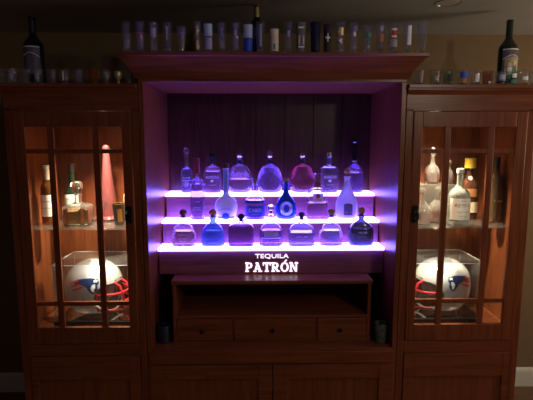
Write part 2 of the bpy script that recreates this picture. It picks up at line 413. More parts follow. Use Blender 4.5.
# ------------------------------------------------------------------ drawer unit under the lit steps
du = thing('drawer_unit', 'low reddish wood drawer unit with open slot and three drawers under the lit riser', 'drawer unit')
Y0 = .08
box('side_panel', WZ, du, -.530, -.512, Y0, .55, .6805, 1.006); box('side_panel', WZ, du, .512, .530, Y0, .55, .6805, 1.006)
box('top_panel', WX, du, -.536, .536, Y0-.006, .55, 1.006, 1.026)
box('back_panel', WX, du, -.512, .512, .53, .548, .6805, 1.006, 0)
box('slot_shelf', WX, du, -.512, .512, Y0+.003, .53, .815, .831)
box('bottom_panel', WX, du, -.512, .512, Y0+.003, .53, .6805, .692)
box('divider', WZ, du, -.216, -.206, Y0+.004, .52, .692, .815, 0); box('divider', WZ, du, .232, .242, Y0+.004, .52, .692, .815, 0)
for a, b in ((-.510, -.218), (-.204, .230), (.244, .510)):
    d = box('drawer', WX, du, a, b, Y0-.002, Y0+.018, .695, .812, .003)
    k = Form([(.004, 0), (.004, .010), (.0115, .014), (.012, .020), (.006, .0235), (.0005, .024)], neck=1, soft=1).solid(seg=16)
    kk = k.build('knob', IRON, d, smooth=True); kk.rotation_euler = (R(90), 0, 0); kk.location = ((a+b)/2-.01, Y0-.001, .752)

# ------------------------------------------------------------------ lit three-step liquor display
ld = thing('lit_bottle_riser', 'three-step liquor display glowing violet in the centre niche, front board lettered', 'bottle display')
gl_m, gnt, gb = mat('lit_acrylic')
noise_mix(gnt, (.8, .75, 1), (.9, .85, 1), 6, sock=gb.inputs['Base Color'])
gb.inputs['Roughness'].default_value = .3
gb.inputs['Emission Color'].default_value = (*LED, 1); gb.inputs['Emission Strength'].default_value = LED_STRENGTH
sg_m, snt, sb = mat('lit_sign_lettering'); noise_mix(snt, (.9, .9, 1), (1, 1, 1), 6, sock=sb.inputs['Base Color'])
sb.inputs['Emission Color'].default_value = (.85, .8, 1, 1); sb.inputs['Emission Strength'].default_value = 1.6
W = .619
body = MB().prism_x(-W, W, [(.195, 1.0285), (.195, 1.160), (.315, 1.160), (.315, 1.291), (.435, 1.291), (.435, 1.431), (.590, 1.431), (.590, 1.0285)])
body.build('stepped_body', wood('led_tinted_wood', (.20, .06, .09), (.30, .10, .13), 'X'), ld, bev=.002)  # reddish wood with the violet LED glow mixed into its colour
for y0, y1, z in ((.186, .3145, 1.1605), (.308, .4345, 1.2915), (.428, .592, 1.4315)):
    box('acrylic_step', gl_m, ld, -W-.004, W+.004, y0, y1, z, z+.0145, .0015)
# slab-serif word PATRÓN
def glyph(ch):
    P = []
    def rc(x0, x1, z0, z1): P.append([(x0, z0), (x1, z0), (x1, z1), (x0, z1)])
    def arc(cx, cz, rx, rz, wx, wz, a0, a1, n=12):
        for i in range(n):
            t0 = R(a0+(a1-a0)*i/n); t1 = R(a0+(a1-a0)*(i+1)/n)
            P.append([(cx+rx*math.cos(t0), cz+rz*math.sin(t0)), (cx+rx*math.cos(t1), cz+rz*math.sin(t1)),
                      (cx+(rx-wx)*math.cos(t1), cz+(rz-wz)*math.sin(t1)), (cx+(rx-wx)*math.cos(t0), cz+(rz-wz)*math.sin(t0))])
    if ch in 'PR':
        rc(.08, .30, 0, 1); rc(0, .40, 0, .1); rc(0, .32, .9, 1); rc(.30, .46, .87, 1); rc(.30, .46, .40, .53)
        arc(.46, .70, .30, .30, .2, .13, 90, -90)
        if ch == 'P': return P, .80
        P.append([(.36, .42), (.56, .42), (.80, .08), (.60, .0)]); rc(.60, .90, 0, .1); return P, .92
    if ch == 'A':
        P.append([(.10, 0), (.24, 0), (.50, .95), (.36, 1)]); P.append([(.36, 1), (.54, 1), (.86, 0), (.62, 0)])
        rc(.25, .66, .27, .38); rc(0, .34, 0, .1); rc(.54, .96, 0, .1); rc(.24, .5, .9, 1); return P, .96
    if ch == 'T':
        rc(0, .84, .86, 1); rc(.31, .53, 0, 1); rc(.2, .64, 0, .1); rc(0, .1, .68, 1); rc(.74, .84, .68, 1); return P, .84
    if ch == 'Ó':
        arc(.44, .5, .44, .52, .2, .13, 0, 360, 24); P.append([(.40, 1.08), (.50, 1.06), (.70, 1.30), (.52, 1.32)]); return P, .88
    if ch == 'N':
        rc(.1, .24, 0, 1); rc(.68, .82, 0, 1); P.append([(.1, 1), (.32, 1), (.82, 0), (.62, 0)]); rc(0, .36, 0, .1); rc(0, .3, .9, 1); rc(.56, .94, .9, 1); return P, .92
mb = MB(); x = 0; polys = []
for ch in 'PATRÓN':
    P, adv = glyph(ch); polys += [[(a+x, b) for a, b in q] for q in P]; x += adv+.06
k = .292/(x-.06)
for i, q in enumerate(polys):
    e = .00002*i
    mb.prism_y(.1915-e, .1952, [((a-(x-.06)/2)*k, 1.040+b*.051) for a, b in q])
mb.build('brand_lettering', sg_m, ld)
text_flat('TEQUILA', .034, .002, .1935, 1.1285, sg_m, ld, width=.185, depth=.003)

# ------------------------------------------------------------------ bottles on the lit steps
GT = 'bottles on the lit display steps'
ZB, ZM, ZT = 1.1765, 1.3075, 1.4475
def bottle(name, label, cat, x, y, z, form, gm, level=None, lm=None, wall=.003, base=.009, group=GT, rz=0):
    o = thing(name, label, cat, (x, y, z), rz, group)
    if gm in (BLACKG, DGREEN, WHITEG, PINKG): form.solid().build('glass_body', gm, o, smooth=True)
    else: form.shell(wall, base).build('glass_body', gm, o, smooth=True)
    if level:
        f2 = Form([(max(.001, r-wall+.0003), zz) for r, zz in form.p], form.ratio, form.n, form.neck, 0)
        f2.rmax = form.rmax
        f2.solid(z0=base-.0003, z1=level).build('liquid', lm, o, smooth=True)
    return o
def stopper_ball(o, r, z, m=CORK, collar=.011, cz=None, name='stopper'):
    lathe(ball(r, z, .9), name, m, o); lathe(cyl(collar, collar, z-r*1.45, z-r*.6), 'stopper_collar', m if m is CRYS else WALN, o)
def patron_form(): return Form([(.03, 0), (.060, .001), (.066, .008), (.0665, .03), (.064, .07), (.056, .098), (.040, .116), (.022, .126), (.015, .134), (.0145, .150), (.019, .153), (.019, .160), (.012, .162)], .62, 3.2, .018)
def patron(x, label, gm, lev, lm, cork, paper, ink):
    f = patron_form(); o = bottle('tequila_bottle', label, 'bottle', x, .25, ZB, f, gm, lev, lm)
    stopper_ball(o, .0205, .188, cork, .0125)
    lb = f.patch(-.030, .030, .026, .086).build('label', paper, o) if paper else None
    text_on(f, 'PATRÓN', .016, .070, ink, lb or o, width=.050)
    f.patch(-.024, .024, .046, .0485, off=.0018).build('printed_line', ink, lb or o)
    text_on(f, 'TEQUILA', .009, .036, ink, lb or o, width=.034)
    return o
THINLAB = thin('clear_label_film', (.8, .85, 1), .3, .25, (.75, .8, 1), edge=.05)
patron(-.490, 'squat round-shouldered tequila bottle with brownish liquid, far left of the bottom lit step', CLEAR, .088, L_BROWN, WALN, None, INKW)
patron(-.326, 'pale blue squat tequila bottle with cork ball, second from left on bottom lit step', LBLUEG, .090, L_BLUE, CORK, THINLAB, INKBL)
patron(.336, 'clear squat tequila bottle with cork ball, beside the dark bottle on bottom lit step', CLEAR, .088, L_CLEAR, CORK, THINLAB, DPURP)
f = Form([(.06, 0), (.070, .002), (.0715, .02), (.0715, .095), (.069, .112), (.050, .122), (.018, .128), (.013, .134), (.013, .142)], .55, 5, .016)
o = bottle('tequila_bottle', 'plum-coloured square bottle with small dark ornament stopper on bottom lit step', 'bottle', -.169, .25, ZB, f, CLEAR, .116, L_PLUM)
MB().tube([(0, 0, .138), (0, 0, .150), (0, 0, .158), (0, 0, .172), (0, 0, .180)], [.010, .012, .022, .021, .008], 10).build('stopper', BLK, o, smooth=True)
MB().tube([(.010, -.012, .135), (.019, -.018, .150), (.012, -.014, .162)], .003, 8).build('hanging_tag', BLK, o)
f = Form([(.05, 0), (.062, .002), (.066, .012), (.062, .030), (.066, .040), (.066, .075), (.060, .100), (.042, .118), (.02, .130), (.0155, .140), (.0155, .170), (.019, .174), (.019, .180), (.014, .182)], .62, 3.2, .018)
o = bottle('tequila_bottle', 'clear rounded bottle with banded foot and glass ball stopper, centre of bottom lit step', 'bottle', -.002, .25, ZB, f, CLEAR, .090, L_PURP)
lathe(ball(.021, .212, 1), 'stopper', CRYS, o); lathe(cyl(.012, .012, .180, .194), 'stopper_collar', SILVER, o)
lb = f.patch(-.040, .040, .058, .092).build('label', plain('violet_label', (.55, .4, .8), .5), o); text_on(f, 'ABCDEFGHI', .015, .076, INKW, lb, width=.060)
f.patch(-.052, .052, .046, .052).build('band', INKW, o)
f = Form([(.06, 0), (.072, .002), (.0745, .012), (.0745, .085), (.068, .102), (.045, .118), (.020, .124), (.012, .130), (.012, .148), (.016, .150), (.016, .156), (.010, .157)], .55, 4.5, .016)
o = bottle('tequila_bottle', 'wide square-shouldered clear bottle of blue-violet spirit, right of centre on bottom lit step', 'bottle', .169, .25, ZB, f, CLEAR, .078, L_BLUE)
stopper_ball(o, .018, .173, NAVYC, .011); text_on(f, 'ABCDEFGH', .014, .055, INKW, o, width=.062)
f = Form([(.05, 0), (.064, .002), (.069, .012), (.070, .080), (.064, .102), (.040, .126), (.018, .138), (.015, .146), (.015, .160), (.0185, .162), (.0185, .170), (.012, .171)], .62, 3.6, .018)
o = bottle('tequila_bottle', 'dark squat tequila bottle with cork ball stopper, far right of bottom lit step', 'bottle', .504, .25, ZB, f, GREYG, .100, L_DARK)
stopper_ball(o, .021, .196, CORK, .0125); text_on(f, 'ABCDEF', .018, .078, INKW, o, width=.048); text_on(f, 'TEQUILA', .009, .056, GREYP, o, width=.050)

# middle step
f = Form([(.035, 0), (.043, .002), (.0445, .015), (.0455, .19), (.043, .210), (.030, .228), (.016, .240), (.0135, .25), (.0135, .285), (.015, .288), (.015, .294), (.010, .295)], 1, 2, .018)
o = bottle('vodka_bottle', 'tall violet bottle with red capsule neck and white printed lines on middle lit step', 'bottle', -.423, .37, ZM, f, CLEAR, .205, L_PURP)
lathe(cyl(.0165, .0150, .262, .352), 'red_capsule', REDC, o)
for t, zc, sz, ww in (('ABCD', .150, .012, .035), ('ABCDEFGHIJ', .133, .010, .052), ('ABCDE', .105, .012, .036), ('TEQUILA', .072, .009, .040), ('ABCDEFGH IJ', .058, .008, .058)): text_on(f, t, sz, zc, INKW, o, width=ww, name='printed_line')
f = Form([(.030, 0), (.050, .002), (.056, .016), (.062, .040), (.066, .070), (.064, .094), (.054, .112), (.034, .126), (.020, .136), (.0165, .145), (.0150, .20), (.0150, .285), (.018, .290), (.018, .298), (.012, .299)], .8, 2.2, .02)
o = thing('ceramic_bottle', 'bulbous white bottle with blue motif and long slim neck on middle lit step', 'bottle', (-.259, .37, ZM), 0, GT)
f.solid().build('glazed_body', WHITEG, o, smooth=True)
ne = Form([(.0185, .134), (.0160, .150), (.0156, .285), (.0185, .290)], neck=1, soft=1); lathe(ne, 'neck', LBLUEG, o)
lathe(cyl(.0195, .0195, .296, .322), 'cap', plain('dark_red_cap', (.12, .03, .04), .4), o)
f.patch(-.050, .050, .010, .018).build('blue_band', INKBL, o); f.oval(0, .022, .022, .020).build('blue_flower', INKBL, o)
text_on(f, 'CLASE AZUL', .013, .066, INKBL, o, width=.085, arc=.010)
f = Form([(.05, 0), (.058, .002), (.061, .012), (.061, .095), (.058, .110), (.045, .122), (.024, .134), (.015, .146), (.014, .20), (.017, .203), (.017, .212), (.011, .213)], .8, 2.6, .018)
o = bottle('tequila_bottle', 'squat round bottle with wide blue label lettered in white on middle lit step', 'bottle', -.091, .37, ZM, f, CLEAR, .112, L_CLEAR)
lathe(cyl(.0155, .0155, .208, .235), 'cap', SILVER, o)
lb = f.patch(-.0585, .0585, .018, .078, nx=22).build('label', plain('royal_blue_label', (.05, .07, .42), .5), o)
f.patch(-.0585, .0585, .096, .110, nx=22).build('shoulder_band', INKBL, o)
text_on(f, 'CABO', .030, .056, INKW, lb, width=.072); text_on(f, 'ABCD', .010, .033, INKW, lb, width=.040)
f = Form([(.03, 0), (.050, .002), (.059, .018), (.062, .050), (.060, .085), (.046, .112), (.028, .132), (.017, .150), (.0145, .170), (.0145, .208), (.018, .211), (.018, .218), (.012, .219)], .7, 2.4, .018)
o = bottle('tequila_bottle', 'bright cobalt blue bottle with round ornate silver medallion on middle lit step', 'bottle', .089, .37, ZM, f, BLUEG, .150, liq('cobalt_spirit', (.02, .2, .9), .5))
lathe(cyl(.0165, .0165, .214, .236), 'cap', CORK, o)
md = f.oval(0, .066, .036, .038).build('medallion', LBLUE, o, smooth=True)
for rr in (.036, .027):
    pts = [(rr*math.cos(R(15*k)), f.front(rr*math.cos(R(15*k)), .066+rr*1.05*math.sin(R(15*k)))-.002, .066+rr*1.05*math.sin(R(15*k))) for k in range(24)]
    MB().tube(pts, .0016, 6, True).build('medallion_ring', SILVER, md, smooth=True)
f.oval(0, .066, .017, .022, off=.0016).build('medallion_emblem', INKBL, md)
f = Form([(.06, 0), (.064, .002), (.0655, .012), (.0625, .080), (.0545, .160), (.052, .170), (.030, .180), (.014, .182)], .52, 9, .012, 1)
o = bottle('tequila_bottle', 'pink tapering trapezoid bottle with square clear stopper and red label on middle lit step', 'bottle', .272, .37, ZM, f, CLEAR, .095, L_PINK)
st = Form([(.017, .182), (.0165, .188), (.021, .240), (.022, .262), (.020, .264)], .9, 6, .001, 0); lathe(st, 'stopper', CRYS, o)
lathe(Form([(.014, .186), (.016, .215)], .9, 5, .001, 0), 'stopper_core', plain('red_stopper_core', (.5, .05, .08), .4), o)
lb = f.patch(-.030, .030, .098, .150, nx=8).build('label', plain('pale_pink_label', (.85, .72, .78), .6), o)
f.oval(0, .136, .012, .014, off=.0022).build('red_seal', INKR, lb); text_on(f, 'TEQUILA', .012, .114, INKR, lb, width=.042, off=.0024)
f = Form([(.03, 0), (.055, .002), (.0635, .015), (.0640, .080), (.0600, .105), (.046, .135), (.030, .165), (.0195, .195), (.0165, .215), (.0165, .236), (.020, .239), (.020, .248), (.013, .249)], .75, 2.3, .02)
o = bottle('tequila_bottle', 'white frosted bell-shaped bottle with dark shield label and cork ball on middle lit step', 'bottle', .444, .37, ZM, f, FROST, None)
stopper_ball(o, .021, .276, CORK, .013)
pts = [(-.024, .028), (-.026, .085), (-.018, .094), (.018, .094), (.026, .085), (.024, .028), (.012, .020), (-.012, .020)]
lb = f.patch(-.025, .025, .026, .088, arch=.006).build('label', DPURP, o); text_on(f, 'ABCDE', .010, .042, INKW, lb, width=.036); f.oval(.006, .042, .004, .006, off=.002).build('seal', INKB, lb)

# top step
f = Form([(.03, 0), (.0355, .002), (.0365, .012), (.0365, .118), (.034, .134), (.022, .146), (.014, .160), (.0125, .19), (.0125, .214), (.016, .216), (.016, .222), (.010, .223)], 1, 2, .016)
o = bottle('liquor_bottle', 'slim cylindrical bottle with glass ball stopper and white print, far left of top lit step', 'bottle', -.503, .50, ZT, f, CLEAR, .145, L_BLUE)
lathe(ball(.0195, .248, 1), 'stopper', CRYS, o); lathe(cyl(.0135, .0135, .221, .232), 'stopper_collar', WALN, o)
text_on(f, 'ABCDEFG', .016, .090, INKW, o, width=.046); f.oval(0, .055, .016, .018).build('emblem', GREYP, o); f.patch(-.024, .024, .074, .077).build('printed_line', INKW, o)
def avion(x, label, lev, lm, capm, liqc):
    f = Form([(.045, 0), (.052, .002), (.0545, .012), (.0545, .130), (.052, .146), (.036, .158), (.020, .163), (.0155, .172), (.0155, .205), (.012, .206)], .8, 3.4, .018)
    o = bottle('tequila_bottle', label, 'bottle', x, .50, ZT, f, CLEAR, lev, lm)
    lathe(cyl(.0175, .0175, .178, .212), 'neck_sleeve', NAVYC if capm is BLK else LBLUEG, o); lathe(cyl(.0205, .0205, .213, .242), 'cap', capm, o)
    text_on(f, 'AVIÓN', .026, .095, INKW, o, width=.076); f.oval(0, .072, .010, .008).build('emblem', INKW, o); text_on(f, 'ABCDEF', .009, .048, INKW, o, width=.040)
    return o
avion(-.348, 'rounded square bottle with black cap and pinkish liquid, second on the top lit step', .128, L_PINK, BLK, 0)
avion(.358, 'rounded square bottle with silver cap and clear violet spirit, right part of top lit step', .150, L_CLEAR, SILVER, 0)
def bell(x, label, lev, lm, cross):
    f = Form([(.035, 0), (.058, .002), (.070, .012), (.0765, .035), (.0775, .060), (.072, .095), (.058, .132), (.040, .158), (.022, .172), (.0155, .182), (.0155, .200), (.019, .202), (.019, .207), (.013, .208)], .66, 2.3, .018)
    o = bottle('crystal_decanter', label, 'decanter', x, .50, ZT, f, CLEAR, lev, lm, wall=.004)
    lathe(cyl(.017, .017, .172, .196), 'neck_collar', NAVYC, o); lathe(cyl(.0145, .019, .209, .220), 'stopper_collar', SILVER, o)
    if cross:
        s = MB(); s.tube([(0, 0, .220), (0, 0, .228)], [.012, .018], 12); s.box(-.018, .018, -.005, .005, .228, .237); s.box(-.0055, .0055, -.0052, .0052, .226, .254); s.build('stopper', CRYS, o, bev=.002)
    else:
        lathe(Form([(.006, .219), (.014, .224), (.019, .232), (.019, .242), (.012, .250), (.002, .252)], neck=1), 'stopper', CRYS, o)
    for sx in (-1, 1):
        s = MB(); s.tube([(sx*(f.r_at(z)-.0015), 0, z) for z in (.02, .05, .08, .11, .14, .16)], .0035, 8); s.build('ribbed_edge', CRYS, o, smooth=True)
    return o
bell(-.184, 'bell-shaped crystal decanter with cross stopper and rosy liquid on the top lit step', .082, L_PINK, True)
bell(-.001, 'bell-shaped crystal decanter with round stopper and blue-violet liquid, middle of top lit step', .150, L_PURP, False)
bell(.196, 'bell-shaped crystal decanter with cross stopper filled with deep red spirit on top step', .158, L_RED, True)
f = Form([(.045, 0), (.052, .002), (.0545, .012), (.0545, .115), (.050, .140), (.034, .160), (.019, .170), (.0165, .178), (.0165, .195), (.013, .196)], .8, 2.4, .018)
o = bottle('tequila_bottle', 'bottle with long black cylindrical cap, far right of the top lit step', 'bottle', .512, .50, ZT, f, CLEAR, .120, L_PURP)
lathe(cyl(.0185, .0175, .195, .325), 'long_cap', BLK, o); lathe(cyl(.0192, .0192, .300, .306), 'cap_band', SILVER, o); lathe(cyl(.022, .022, .186, .194), 'collar', SILVER, o)

# ------------------------------------------------------------------ glasses on the crown
GG = 'tall shot glasses along the top of the centre cabinet'
def shooter(x, wd, h, label, gm=TUMB, prints_and_glints=(), flare=1.06, taper=1.0, texts=()):
    r = wd/2*.96; X = -.08+(x+.08)*.972; H = .972*h-.011
    f = Form([(r*.72*taper, 0), (r*.84*taper, .002), (r*.88*taper, .014), (r*.95, H*.6), (r*flare, H)], neck=1, soft=1)
    o = thing('shot_glass', label, 'glass', (X, -.045, 2.171), 0, GG)
    f.shell(.0018, .016, 24).build('bowl', gm, o, smooth=True)
    lathe(Form([(r*.70*taper, .0015), (r*.82*taper, .004), (r*.84*taper, .015)], neck=1, soft=0), 'thick_base', CRYS, o, seg=20)
    for m, hw, z0, z1 in prints_and_glints: f.patch(-r*hw, r*hw, H*z0, H*z1, nx=8, nz=3).build('print', m, o)  # printed marks, and glints drawn as colour patches
    for t, m, wdt, sz, zz in texts: text_on(f, t, sz, H*zz, m, o, width=wdt)
    return o
S = [(-.702, .043, .152, 'plain clear tall shot glass at the left end of the crown', TUMB, ()),
 (-.636, .043, .152, 'clear tall shot glass with small red mark, second from left on the crown', TUMB, ((INKR, .25, .45, .6),)),
 (-.572, .043, .148, 'pale smoky tall shot glass, third from the left end of the crown', TUMB, ((GREYP, .6, .5, .8),)),
 (-.506, .042, .148, 'tall shot glass with gold glints, fourth from the left end of the crown', TUMB, ((INKG, .15, .4, .85),)),  # gold glints drawn as a coloured patch
 (-.440, .043, .130, 'short tulip shaped glass with bluish glints, fifth from the left end of the crown', TUMB, ((INKBL, .2, .55, .7),)),  # bluish glints drawn as a coloured patch
 (-.363, .034, .153, 'slim gold-flecked shot glass just left of the frosted white-blue one', TUMB, ((INKG, .3, .1, .4), (INKG, .2, .55, .85))),
 (-.311, .048, .145, 'frosted pale blue shot glass on the left half of the crown', TUMB, ((LBLUE, .85, .55, .97), (GREYP, .8, .1, .5))),
 (-.246, .043, .149, 'clear shot glass right beside the frosted pale blue one', TUMB, ((DPURP, .3, .5, .8),)),
 (-.180, .043, .150, 'clear shot glass just left of the blue and white one', TUMB, ((GREYP, .25, .5, .75),)),
 (-.121, .048, .145, 'shot glass with blue bottom half and pale top half near the wine bottle', TUMB, ((INKBL, .92, .04, .46), (LBLUE, .92, .50, .95))),
 (-.060, .043, .155, 'sparkling clear shot glass in front of the dark wine bottle on the crown', TUMB, ((GREYP, .2, .2, .9),)),
 (.006, .043, .123, 'short cream shot glass with a small dark picture, centre of the crown', TUMB, ((CREAM, .97, .06, .97), (INKGR, .25, .12, .36))),
 (.074, .043, .156, 'clear shot glass with bright glints just right of the short cream one', TUMB, ((GREYP, .3, .5, .7),)),
 (.134, .049, .151, 'frosted shot glass printed with two yellow candles', thin('frosted_tumbler', (.7, .72, .72), .5, .35, (.55, .56, .52)), ()),
 (.204, .049, .152, 'dark blue shot glass right of the candle printed one', thin('navy_tumbler', (.12, .16, .5), .9, .3, (.02, .03, .14)), ()),
 (.262, .039, .143, 'dark shot glass marked with a pale cross', DARKG, ((INKW, .55, .50, .56), (INKW, .10, .38, .68))),
 (.326, .043, .157, 'shot glass with gold and white flecks right of the cross marked one', TUMB, ((INKG, .5, .55, .8), (INKW, .2, .3, .45))),
 (.390, .041, .157, 'shot glass with a small white triangle emblem, right half of crown', TUMB, ((INKW, .3, .52, .66), (DPURP, .6, .7, .85))),
 (.457, .044, .139, 'short green printed shot glass on the right half of the crown', TUMB, ((INKGR, .6, .55, .72), (INKGR, .3, .3, .45))),
 (.518, .044, .158, 'shot glass with a brown and orange print beside the short green one', TUMB, ((INKO, .55, .35, .6), (GREYP, .4, .68, .85))),
 (.580, .049, .149, 'shot glass with a red and white emblem, third from the right end of crown', TUMB, ((INKW, .5, .52, .58), (INKW, .5, .76, .82), (INKR, .5, .60, .74), (GREYP, .7, .2, .45))),
 (.654, .046, .159, 'shot glass with a white vertical print, second from the right end of crown', TUMB, ((INKW, .4, .25, .85),)),
 (.728, .049, .159, 'plain clear tall shot glass at the right end of the crown', TUMB, ())]
for s_ in S:
    x_, wd_, h_, lab, gm_, pr_ = s_
    if x_ > .72: x_ = .722
    o = shooter(x_, wd_, h_, lab, gm_, pr_, taper=.7 if h_ == .130 else 1)
    if 'candles' in lab:
        r = wd_/2
        for cx in (-.009, .010):
            c = MB().box(cx-.0028, cx+.0028, -r*.93-.002, -r*.90, .035, .075).build('candle_print', WARMW, o)
        MB().box(-.014, .014, -r-.0010, -r*.97, .108, .114).build('printed_band', INKW, o); MB().box(-.014, .014, -r*.95-.0015, -r*.9, .022, .027).build('printed_band', INKW, o)

# wine bottles
def wine(x, y, z, label, body, capm, lab=True, h=.355, rw=.0485, cat='bottle', pic=True):
    s = h/.355
    f = Form([(.035, 0), (rw-.002, .002), (rw, .012), (rw, .200*s), (rw*.94, .222*s), (.028, .245*s), (.0175, .262*s), (.0150, .285*s), (.0145, .338*s), (.0165, .340*s), (.0165, h*.985), (.0145, h)], 1, 2, .018)
    o = thing('wine_bottle', label, cat, (x, y, z)); f.solid().build('glass_body', body, o, smooth=True)
    lathe(cyl(.0172, .0162, .275*s, h+.001), 'neck_foil', capm, o)
    if lab:
        lb = f.patch(-rw*.86, rw*.86, .060, .200*s, nx=18).build('label', plain('wine_label', (.13, .12, .16), .5), o)
        f.patch(-rw*.85, rw*.85, .198*s, .203*s, off=.0018, nx=18).build('label_edge', INKW, lb)
        mb = MB(); n = 14
        pts = [(-rw*.82+2*rw*.82*i/n, 0) for i in range(n+1)]
        mb.tube([(px, f.front(px, .15)-.002, .150*s+.020*(1-(px/(rw*.82))**2)) for px, _ in pts], .0018, 6).build('label_arc', INKW, lb)
        if pic:
            f.patch(-rw*.70, rw*.70, .075, .150*s, off=.0018, arch=.012, nx=16).build('picture', plain('label_picture', (.50, .38, .25), .5, var=.5, scale=60), lb)
            f.oval(-.012, .120, .009, .012, off=.003).build('picture_face', CREAM, lb); f.oval(.014, .130, .009, .012, off=.003).build('picture_face', CREAM, lb)
            f.patch(-.022, -.002, .070, .106, off=.003, nx=4).build('picture_figure', INKW, lb); f.patch(.004, .024, .070, .114, off=.003, nx=4).build('picture_figure', INKGR, lb)
    return o
wine(-.078, .14, 2.171, 'dark bottle with gold neck foil reaching the ceiling behind the crown shot glasses', BLACKG, BRASS, False, .262, .036)
wine(-1.210, .16, 2.032, 'black wine bottle with pale label arcs on the dark left wing top', BLACKG, BLK, True, .345, pic=False)
wine(1.245, .20, 2.032, 'dark green wine bottle with picture label among shot glasses on right wing top', DGREEN, DGREEN, True, .352)

# ------------------------------------------------------------------ shot glasses on the wing tops
def shot(x, y, label, gm, group, h=.066, wd=.050, prints_and_glints=(), ratio=1.0, n=2.0):
    r = wd/2; f = Form([(r*.70, 0), (r*.80, .002), (r*.84, .010), (r*.92, h*.5), (r, h)], ratio, n, .001, 1)
    o = thing('shot_glass', label, 'glass', (x, y, 2.032), 0, group)
    f.shell(.0018, .011, 24).build('bowl', gm, o, smooth=True)
    lathe(Form([(r*.66, .0015), (r*.78, .004), (r*.80, .010)], neck=1, soft=0), 'thick_base', CRYS, o, seg=20)
    for m, hw, z0, z1 in prints_and_glints: f.patch(-r*hw, r*hw, h*z0, h*z1, nx=8, nz=3).build('print', m, o)  # printed marks, and a glint stripe drawn in white
    return o
GR = 'shot glasses on the right wing top'
for x, lab, gm, pr_ in (
 (.712, 'small clear shot glass half under the crown at the inner end of right wing top', TUMB, ()),
 (.795, 'clear shot glass with a bright rim glint, second on the right wing top', TUMB, ((GREYP, .3, .3, .6),)),
 (.862, 'greenish shot glass with a dark round badge, left of the blue and orange one', GREENG, ((INKB, .4, .35, .75),)),
 (.930, 'shot glass with blue and orange print on right wing top', TUMB, ((INKBL, .7, .5, .92), (INKO, .5, .12, .42))),
 (.994, 'shot glass with a pale square print right of the blue and orange one', TUMB, ((PAPER, .35, .2, .75),)),
 (1.056, 'clear reddish-tinted shot glass between the pale square one and the framed-print one', thin('rosy_tumbler', (.85, .7, .66), .9, .06, (.6, .45, .4), edge=.4), ((INKW, .2, .1, .25),)),
 (1.118, 'shot glass with a dark framed print just left of the wine bottle', TUMB, ((DPURP, .7, .3, .8), (LBLUE, .5, .4, .7))),
 (1.176, 'green printed shot glass in front of the left edge of the wine bottle', GREENG, ((INKGR, .5, .1, .4), (INKW, .4, .5, .8))),
 (1.232, 'clear shot glass standing directly in front of the wine bottle on right wing', TUMB, ((INKW, .5, .35, .6),)),
 (1.290, 'clear shot glass just right of the wine bottle at the outer end of right wing', TUMB, ((INKW, .2, .3, .85),)),
 (1.346, 'outermost shot glass on the right wing top, cut by the picture edge', TUMB, ((GREYP, .4, .3, .7),))):
    shot(x, .02, lab, gm, GR, .068, .054, pr_)
GL = 'shot glasses on the dark left wing top'
names = ['leftmost', 'second', 'third', 'fourth', 'fifth', 'sixth', 'seventh', 'eighth', 'ninth']
for i, x in enumerate((-1.320, -1.258, -1.196, -1.134, -1.072, -1.008, -.942)):
    shot(x, .03, {0: 'clear shot glass in shadow, leftmost on the left wing top', 1: 'clear shot glass in front left of the black wine bottle, left wing', 2: 'clear shot glass in front right of the black wine bottle, left wing', 6: 'clear shot glass just left of the amber one, left wing top', 5: 'clear shot glass with a white glint stripe, left wing top'}.get(i, 'clear shot glass in shadow, %s from the left end of left wing top' % names[i]), TUMB, GL, .072, .050, ((INKW, .12, .25, .85),) if i in (5,) else ((GREYP, .4, .3, .7),) if i % 2 else ())  # white stripe is a glint drawn in colour
shot(-.872, .03, 'amber tinted shot glass on the dark left wing top', AMBG, GL, .074, .048)
shot(-.812, .03, 'clear shot glass between the amber one and the brass goblet, left wing top', TUMB, GL, .068, .048)
f = Form([(.020, 0), (.021, .003), (.006, .008), (.005, .020), (.013, .028), (.019, .040), (.0195, .060), (.017, .064)], neck=1, soft=1)
tag(f.solid(seg=24).build('goblet', plain('dull_gold_metal', (.75, .62, .30), .35, .7), None, smooth=True, loc=(-.752, .03, 2.032)), 'small brass goblet near the crown on the left wing top', 'goblet')
mg = thing('glass_mug', 'tiny glass mug with round handle beside the brass goblet on left wing top', 'mug', (-.700, .03, 2.032))
Form([(.014, 0), (.018, .002), (.019, .055)], neck=1, soft=0).shell(.0018, .008, 24).build('bowl', TUMB, mg, smooth=True)
MB().tube([(.017, 0, .046), (.027, 0, .044), (.031, 0, .030), (.027, 0, .016), (.017, 0, .013)], .0025, 8).build('handle', CRYS, mg, smooth=True)

# ------------------------------------------------------------------ cups on the counter
def cup(x, y, label, m, h, r):
    o = thing('ribbed_cup', label, 'cup', (x, y, .6802)); mb = MB(); seg = 48; rings = []
    for (rr, z, rib) in ((r*.80, 0, 0), (r*.88, .002, 1), (r*.93, h*.3, 1), (r, h*.8, 1), (r*1.02, h, 0), (r*.94, h, 0), (r*.90, h*.8, 0), (r*.80, .012, 0)):
        rings.append([((rr+(.0012 if (k % 4 < 2 and rib) else 0))*math.cos(2*math.pi*k/seg), (rr+(.0012 if (k % 4 < 2 and rib) else 0))*math.sin(2*math.pi*k/seg), z) for k in range(seg)])
    vs = [v for q in rings for v in q]; n = len(rings); fs = []
    for i in range(n-1): fs += [(i*seg+k, i*seg+(k+1) % seg, (i+1)*seg+(k+1) % seg, (i+1)*seg+k) for k in range(seg)]
    fs += [tuple(range(seg)), tuple((n-1)*seg+k for k in range(seg))]
    mb.add(vs, fs).build('body', m, o, smooth=True)
    MB().tube([(r*1.0*math.cos(R(15*k)), r*1.0*math.sin(R(15*k)), h) for k in range(24)], .0018, 6, True).build('rim', m, o, smooth=True)
cup(-.586, .10, 'dark blue ribbed cup on the counter at the left end of the niche', plain('dark_blue_glass', (.012, .02, .05), .15, coat=.4), .095, .034)
